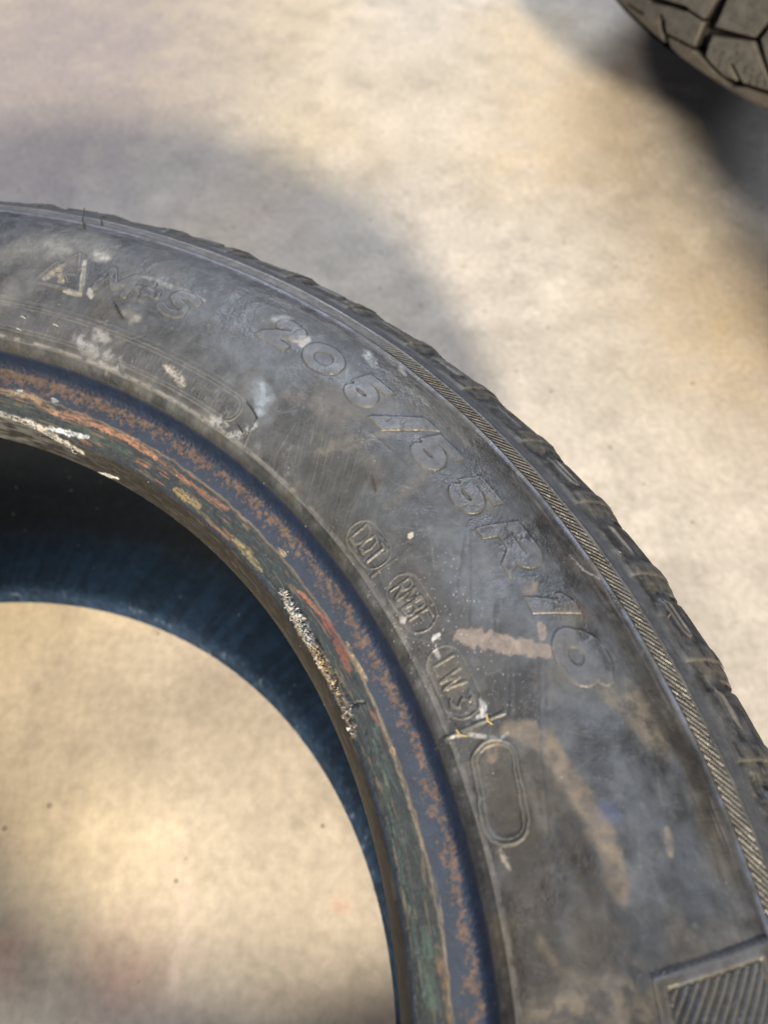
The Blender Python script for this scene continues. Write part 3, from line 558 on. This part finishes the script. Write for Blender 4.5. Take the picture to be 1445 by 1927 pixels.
# the rest of the near tyre, outside the picture
UPC = PR[::8]; UPC = np.vstack([UPC, PR[-1:]]) if not np.allclose(UPC[-1], PR[-1]) else UPC
ring('rear_sidewall', UPC, TH1, TH0+360, 220, near, RUB, c_beadfar)
low = [(315.3, 150), (315.8, 130), (316, 100), (316, 70), (315.5, 50), (314, 36), (308, 22), (296, 9), (280, 2), (262, .3), (246, .6), (232, 4), (224, 7), (221, 8.5), (219.5, 10), (213, 9.0), (204, 8.4), (201.5, 8.6), (200.3, 10.5)]
def tread_cut(t, r, z):
    c = np.mod(t-LUG0+1.35+.0, PITCH); c = np.minimum(c, PITCH-c); g = (c < .35)*((z > 20) & (z < 180)); return r-6*g, z
_, lowd, _ = pchip_like(np.array([PR[-1]]+low[1:], float), 2.0)
ring('tread', lowd, 0, 360, 1321, near, TRD, lambda t, r, z: mix(mix(c_dark(t, r, z), [.13, .12, .105], (r > 313)*.5), [.005, .012, .028], sm(226, 220, r)), .65, False, tread_cut)
inner = np.array([(200.3, 10.5), (200.9, 13.5), (202.6, 16), (206, 17), (212, 16.5), (222, 15), (240, 12), (262, 12), (280, 15), (294, 23), (303, 38), (306, 60), (307, 100), (306.5, 140), (303, 162), (295, 176), (282, 184), (262, 187), (245, 185), (232, 180), (222, 172), (212, 166), (204, 162.5), (201.2, 162.6), (200.3, 164.4)], float)
_, innd, _ = pchip_like(inner, 1.2)
def c_inner(t, r, z):
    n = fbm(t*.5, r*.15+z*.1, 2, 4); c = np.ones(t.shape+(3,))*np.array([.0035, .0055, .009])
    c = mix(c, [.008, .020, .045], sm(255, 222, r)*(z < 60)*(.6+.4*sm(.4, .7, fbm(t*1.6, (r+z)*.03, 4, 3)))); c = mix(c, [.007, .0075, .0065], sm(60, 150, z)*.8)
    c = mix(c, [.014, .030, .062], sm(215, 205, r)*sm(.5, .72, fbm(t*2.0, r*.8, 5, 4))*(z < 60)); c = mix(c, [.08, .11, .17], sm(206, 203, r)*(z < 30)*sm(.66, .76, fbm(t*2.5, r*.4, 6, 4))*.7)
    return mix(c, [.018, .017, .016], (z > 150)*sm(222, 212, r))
def h_inner(t, r, z):
    return r+.10*np.sin(np.radians(t)*190)*((r > 212)), z+.10*np.sin(np.radians(t)*190+1.)*(r > 212)*(z < 60)
ring('inner_liner', innd, 0, 360, 900, near, LIN, c_inner, .75, False, h_inner)

# ---- frayed cord and rubber crumbs along the damaged bead edge
def crumbs(path, n, spread, size, cols, name, hz=(.1, 1.2)):
    P = np.array([on_tyre(*p) for p in path]); seg = np.linalg.norm(np.diff(P, axis=0), axis=1); cum = np.r_[0, np.cumsum(seg)]
    vs, fs, cs = [], [], []
    for _ in range(n):
        s = rng.uniform(0, cum[-1]); k = min(np.searchsorted(cum, s, side='right')-1, len(seg)-1); t = (s-cum[k])/seg[k]; p = P[k]*(1-t)+P[k+1]*t
        tng = (P[k+1]-P[k])/seg[k]; env = .45+.9*vn(np.array([s*.45]), np.array([2.2]), 3)[0]
        p = p+rng.normal(0, spread, 3)*env; rad = np.array([p[0], p[1], 0])/math.hypot(p[0], p[1]); p = p+np.array([0, 0, rng.uniform(*hz)*env])-rad*rng.uniform(-.2, .5)
        L_ = size*rng.lognormal(0, .4)*env; w = L_*rng.uniform(.45, 1.)
        a = tng*rng.uniform(.3, 1)+rng.normal(0, .5, 3); a /= np.linalg.norm(a); b = np.cross(a, rng.normal(0, 1, 3)); b /= np.linalg.norm(b); c = np.cross(a, b)
        m = 5; base = len(vs)*0+sum(len(x) for x in vs); q = []
        for i in range(m):
            u = i/(m-1)-.5; ww = w*(1-.7*abs(2*u))*rng.uniform(.7, 1.2); off = c*rng.normal(0, .18)*L_+c*(.3*L_*math.cos(u*3))
            q += [p+a*u*L_+b*ww/2+off, p+a*u*L_-b*ww/2+off+c*rng.normal(0, .1)*L_, p+a*u*L_+off-c*w*.35]
        vs.append(np.array(q)); cc = np.array(cols[rng.integers(len(cols))])*rng.uniform(.7, 1.2); cs.append(np.tile(cc, (len(q), 1)))
        for i in range(m-1):
            for j in range(3):
                j2 = (j+1) % 3; fs.append([base+3*i+j, base+3*i+j2, base+3*i+3+j2, base+3*i+3+j])
    V_ = np.vstack(vs)/1000.; return mesh_obj(name, V_, np.array(fs), FRAY, near, np.clip(np.vstack(cs), 0, .85), np.full(len(V_), .85), smooth=True)
whites = [(.34, .34, .34), (.38, .41, .45), (.33, .29, .23), (.26, .20, .14)]
crumbs([(530, 1110), (548, 1145), (556, 1152)], 90, .45, 1.0, whites[:2]+[(.33, .30, .26)], 'frayed_cord')
crumbs([(556, 1152), (575, 1190), (592, 1222)], 150, .6, 1.2, whites[:3]+[(.42, .46, .50)], 'frayed_cord')
crumbs([(586, 1215), (606, 1245), (620, 1270)], 90, .45, 1.3, [(.34, .28, .20), (.25, .19, .12), (.36, .34, .31), (.12, .09, .07)], 'frayed_cord')
crumbs([(618, 1268), (636, 1302), (650, 1335)], 80, .4, 1.1, [(.10, .085, .07), (.30, .24, .17), (.05, .045, .04)], 'frayed_cord')
crumbs([(645, 1325), (660, 1362), (668, 1392)], 40, .35, 1.0, [(.40, .43, .46), (.2, .17, .14), (.07, .06, .05)], 'frayed_cord')
crumbs([(0, 780), (50, 795), (100, 820), (150, 850)], 90, .5, .8, [(.5, .5, .5), (.35, .33, .3)], 'rubber_crumb', (0, .5))
# ---- moulding whiskers
def whisker(path, rad, c, name='rubber_whisker', lift=(0, 1, 2)):
    P = [on_tyre(*p)/1000.+np.array([0, 0, l/1000.]) for p, l in zip(path, lift)]
    vs, fs = [], []; n = 6
    for i, p in enumerate(P):
        d = P[min(i+1, len(P)-1)]-P[max(i-1, 0)]; d = d/np.linalg.norm(d); a = np.cross(d, [.3, .2, 1]); a /= np.linalg.norm(a); b = np.cross(d, a); r_ = rad*(1-.35*i/(len(P)-1))/1000.
        vs += [p+(a*math.cos(2*math.pi*k/n)+b*math.sin(2*math.pi*k/n))*r_ for k in range(n)]
        if i: fs += [[(i-1)*n+k, (i-1)*n+(k+1) % n, i*n+(k+1) % n, i*n+k] for k in range(n)]
    m = len(vs); vs.append(P[-1]+(P[-1]-P[-2])*.15)
    fs += [[(len(P)-1)*n+k, (len(P)-1)*n+(k+1) % n, m, m] for k in range(n)]
    fs = [f for f in fs]
    me = bpy.data.meshes.new(name); me.from_pydata([tuple(v) for v in vs], [], [tuple(dict.fromkeys(f)) for f in fs]); me.update()
    for p_ in me.polygons: p_.use_smooth = True
    a_ = me.attributes.new('col', 'FLOAT_COLOR', 'POINT'); a_.data.foreach_set('color', np.tile([*c, 1.], len(vs)).astype(np.float32)); b_ = me.attributes.new('rough', 'FLOAT', 'POINT'); b_.data.foreach_set('value', np.full(len(vs), .6, np.float32))
    me.materials.append(RUB); o = bpy.data.objects.new(name, me); COL.objects.link(o); o.parent = near
B = (.03, .03, .028); Y = (.30, .24, .11)
whisker([(160, 432), (159, 422), (166, 412)], .35, B, lift=(0, 2.2, 4.8)); whisker([(192, 425), (193, 418)], .3, B, lift=(0, 2.)); whisker([(484, 788), (476, 776), (466, 764)], .35, B, lift=(.1, .9, 1.6))
whisker([(232, 599), (224, 590), (216, 573)], .35, B, lift=(.2, .7, 1.)); whisker([(458, 815), (450, 806), (446, 802)], .3, B, lift=(.1, .6, 1.)); whisker([(706, 924), (702, 914), (699, 902)], .35, (.06, .05, .035), lift=(.1, .6, 1.))
whisker([(858, 1376), (865, 1384), (878, 1386)], .38, Y, lift=(1.2, .5, .2)); whisker([(914, 1346), (917, 1358), (926, 1364)], .38, Y, lift=(1.2, .5, .2)); whisker([(1254, 1165), (1260, 1158)], .4, (.2, .17, .12), lift=(.2, 1.))
for p in ((41, 596), (33, 619), (102, 611), (1161, 1039)):
    whisker([p, (p[0]+4, p[1]+2), (p[0]+8, p[1]+4)], .38, (.27, .27, .28), 'white_chip', (.3, .5, .3))

# ------------------------------------------------------------------ FAR TYRE (upper right) and the block that props it
R2 = .312
c2 = np.array([-.628, .700]); TILT = math.radians(10.5)
nearpt = np.array([-.455, .420]); nd = nearpt-c2; nd /= np.linalg.norm(nd); az = math.atan2(nd[1], nd[0])
far = empty('car_tyre', (c2[0], c2[1], 0))
tag(far, label='second tyre showing its worn grey tread blocks, tilted at the top right corner', category='tyre')
# local frame: x towards the near side, z axis of the tyre, tilted so the near side is lifted off the floor
ex = np.array([nd[0]*math.cos(TILT), nd[1]*math.cos(TILT), math.sin(TILT)]); ey = np.array([-nd[1], nd[0], 0]); ez = np.cross(ex, ey)
O2 = np.array([c2[0], c2[1], .062+.002])
far.matrix_world = Matrix([[ex[i], ey[i], ez[i], O2[i]] for i in range(3)]+[[0, 0, 0, 1]])
RT = np.stack([ex, ey, ez], 1)
def on_far(px, py):
    """-> (arc mm, height mm) on the tread cylinder of the far tyre"""
    o = RT.T@(CAMP-O2); d = RT.T@ray(px, py); a = d[0]**2+d[1]**2; b = o[0]*d[0]+o[1]*d[1]; c = o[0]**2+o[1]**2-R2**2
    D = b*b-a*c
    if D < 0: return None
    t = (-b-math.sqrt(D))/a; q = o+d*t; return math.atan2(q[1], q[0])*R2*1000, q[2]*1000
fp = lambda x, y: on_far(1145+x/4.817, y/4.817)
PROF2 = [(-6, 297), (-2, 304.5), (6, 310.5), (14, 312), (24, 312.5), (60, 313.5), (100, 314), (140, 313.5), (176, 312), (186, 309), (194, 303), (200, 298)]
if False:
    print('far edge', [None if fp(*p) is None else tuple(round(v, 1) for v in fp(*p)) for p in ((80, 0), (440, 330), (620, 490), (1000, 780), (1445, 1050), (770, 435), (1445, 830), (985, 0))])
polys = [[(-160, -160), (330, -25), (700, 85), (870, 190), (770, 435), (505, 300), (500, 190), (475, 140), (450, 180), (450, 400), (0, -40)],
         [(330, -60), (700, 55), (730, 85), (870, 175), (985, 0), (1040, -90), (600, -190)],
         [(1070, 0), (962, 245), (1325, 343), (1445, 200), (1500, 120), (1500, -160), (1140, -120)],
         [(940, 310), (1320, 362), (1445, 690), (1520, 900), (1445, 828), (1200, 762), (1185, 735), (1118, 585), (1100, 585), (1165, 750), (1000, 700), (862, 512)],
         [(508, 322), (765, 452), (848, 548), (905, 632), (1000, 735), (1060, 782), (1200, 790), (1445, 862), (1700, 905), (1700, 1300), (1445, 1150), (1000, 880), (620, 590), (495, 440)],
         [(1375, 350), (1470, 235), (1900, 300), (1900, 900), (1560, 900), (1450, 640)]]
a2 = np.arange(-190, 80, .45); h2_ = np.r_[np.arange(-6, 66, .45), np.arange(66, 200.1, 2.)]
A, Hg = np.meshgrid(a2, h2_, indexing='ij')
base_r = np.interp(Hg, [p[0] for p in PROF2], [p[1] for p in PROF2])
lab2 = np.zeros(A.shape, np.int32); sdm = np.full(A.shape, 40.)
def add_poly(pts, lid):
    d = sd_poly(A, Hg, pts); k = d < .6; lab2[k] = lid; np.minimum(sdm, d, out=sdm)
PP = []
for p in polys:
    q = [fp(*a) for a in p]
    if all(v is not None for v in q): PP.append(q)
lid = 1
allp = np.array([v for q in PP for v in q]); amin, amax = allp[:, 0].min(), allp[:, 0].max(); htop = allp[:, 1].max()
0 and print('far polys', [[tuple(round(v) for v in a) for a in q] for q in PP])
for q in PP: add_poly(q, lid); lid += 1
# elsewhere on the ring: plain slanted blocks outside the picture
for row, (h0, h1) in enumerate(((16, 46), (52, 92), (98, 138), (144, 184))):
    for k in range(-8, 9):
        x0 = k*28+row*9; q = [(x0, h0), (x0+24, h0+2), (x0+28, h1), (x0+4, h1-2)]
        if np.any((allp[:, 0] > min(a[0] for a in q)-2) & (allp[:, 0] < max(a[0] for a in q)+2)) and h0 < htop+2 and x0+28 > amin and x0 < amax: continue
        add_poly(q, lid); lid += 1
sdm = sdm+.45; DM = sm(-.25, .1, sdm)
dep = 7.5*sm(-.1, .7, sdm)*sm(-5.9, -5, Hg)*sm(187, 184, Hg)
nz = fbm(A*.5, Hg*.5, 3, 4); rr2 = base_r-dep+(nz-.5)*.25
def far_line(pts, w, depth):
    global rr2, DM
    q = [fp(*p) for p in pts]; d = sd_line(A, Hg, q, 0); rr2 = rr2-depth*sm(w, w*.4, d)
    if depth >= 1.4: DM = np.maximum(DM, sm(w*1.15, w*.85, d))
    return d
l1 = far_line([(500, 305), (620, 365), (770, 437)], 1.0, 2.5); far_line([(770, 437), (850, 530), (910, 610), (1010, 715), (1060, 765), (1200, 770), (1445, 842), (1600, 880)], 1.3, 3.5)
far_line([(150, 30), (300, 125)], .9, 1.5); far_line([(470, 150), (475, 330)], 2.0, 4); far_line([(1110, 590), (1180, 745)], 1.2, 3.5)
far_line([(390, 5), (560, 40), (700, 85)], 1.2, 2.0)
for p in ([(1000, 130), (1200, 235), (1330, 300)], [(1170, 0), (1300, 60), (1445, 130)], [(720, 90), (870, 190)]): far_line(p, .35, .5)
pits = np.zeros(A.shape)
for p in [(950, 460), (1000, 497), (1000, 540), (1035, 475), (1100, 520), (1155, 565), (1158, 478), (975, 605), (1040, 665), (1040, 630), (1215, 650), (1280, 690), (1350, 690), (1340, 733), (1400, 775), (1410, 740), (1260, 735), (1265, 755), (1330, 765), (1300, 625), (1230, 610), (1370, 665), (985, 580)]:
    q = fp(*p)
    if q: d = np.hypot((A-q[0])/1.3, Hg-q[1]); pits = np.maximum(pits, sm(1.0, .5, d))
rr2 = rr2-.4*pits
c_ = np.ones(A.shape+(3,))*np.array([.092, .090, .087]); c_ = c_*(.75+.5*fbm(A*.1, Hg*.1, 2, 4))[..., None]*(.85+.3*fbm(A*.9-Hg*.6, Hg*.12+A*.08, 5, 3))[..., None]
bl2 = rr2.copy()
for ax in (0, 1):
    for st in (1, ): bl2 = (bl2+np.roll(bl2, st, ax)+np.roll(bl2, -st, ax))/3
c_ = mix(c_, [.17, .155, .13], np.clip((rr2-bl2)*2.2-.25, 0, 1)*.55); c_ = mix(c_, [.13, .118, .105], sm(12, 4, Hg)*.5); c_ = mix(c_, [.012, .0105, .0095], np.clip(DM, 0, 1)); c_ = mix(c_, [.02, .019, .018], pits*.8)
ang = A/ (R2*1000); V2 = np.stack([rr2*np.cos(ang), rr2*np.sin(ang), Hg], -1).reshape(-1, 3)/1000.
ii = np.arange(A.size).reshape(A.shape); F2 = np.stack([ii[:-1, :-1], ii[1:, :-1], ii[1:, 1:], ii[:-1, 1:]], -1).reshape(-1, 4); FL2 = lab2[:-1, :-1].reshape(-1)
for l in np.unique(FL2):
    v, f, c, _ = sub(V2, F2, FL2 == l, c_.reshape(-1, 3))
    if len(f) < 6: continue
    mesh_obj('tread_base' if l == 0 else 'tread_block', v, f, TRD, far, c, np.full(len(v), .7))
t_a = math.degrees(80/(R2*1000)); t_b = math.degrees(190/(R2*1000))
prof2 = np.array([(p[1], p[0]) for p in PROF2], float)
ring('rear_tread', pchip_like(prof2, 4.)[1], t_a, 360-t_b, 400, far, TRD, c_dark, .7, False, lambda t, r, z: (r-6*(np.mod(t, 5.2) < .9)*((z > 14) & (z < 186)), z))
ring('sidewall', pchip_like(np.array([(298, 200), (285, 204), (262, 205), (240, 202), (226, 196), (221, 188), (212, 184), (203, 178), (201, 168)], float), 3.)[1], 0, 360, 400, far, RUB, c_dark, .55, True)
ring('sidewall', pchip_like(np.array([(300, 0), (285, -4), (262, -5), (240, -2), (226, 4), (221, 12), (212, 16), (203, 22), (201, 32)], float), 3.)[1], 0, 360, 400, far, RUB, c_dark, .55)
ring('inner_liner', pchip_like(np.array([(201, 32), (215, 34), (240, 12), (285, 12), (302, 30), (304, 100), (302, 170), (285, 188), (240, 188), (215, 166), (201, 168)], float), 4.)[1], 0, 360, 300, far, RUBB, c_inner, .5)

# ------------------------------------------------------------------ two stacked tyres just right of the picture; their shadow falls below the far tyre
ts = empty('car_tyre', (.06, .825, .006)); tag(ts, label='lower of two plain black tyres stacked on the floor beside the marked tyre', category='tyre', group='stacked tyres')
SOLID = [((298, 200), (285, 204), (262, 205), (240, 202), (226, 196), (221, 188), (212, 184), (203, 178), (201, 168)), ((300, 0), (285, -4), (262, -5), (240, -2), (226, 4), (221, 12), (212, 16), (203, 22), (201, 32))]
ring('sidewall', pchip_like(np.array(SOLID[0], float), 3.)[1], 0, 360, 300, ts, RUB, c_dark, .55, True)
ring('sidewall', pchip_like(np.array(SOLID[1], float), 3.)[1], 0, 360, 300, ts, RUB, c_dark, .55)
ring('inner_liner', pchip_like(np.array([(201, 32), (215, 34), (240, 12), (285, 12), (302, 30), (304, 100), (302, 170), (285, 188), (240, 188), (215, 166), (201, 168)], float), 4.)[1], 0, 360, 240, ts, RUBB, c_inner, .5)
ring('tread', pchip_like(prof2, 4.)[1], 0, 360, 600, ts, TRD, c_dark, .7, False, lambda t, r, z: (r-6*(np.mod(t, 5.) < .9)*((z > 14) & (z < 186)), z))
up = ts.copy(); COL.objects.link(up); up.location = (.065, .82, .216); up['label'] = 'upper of two plain black tyres stacked on the floor beside the marked tyre'
for ch in list(ts.children):
    c = ch.copy(); COL.objects.link(c); c.parent = up
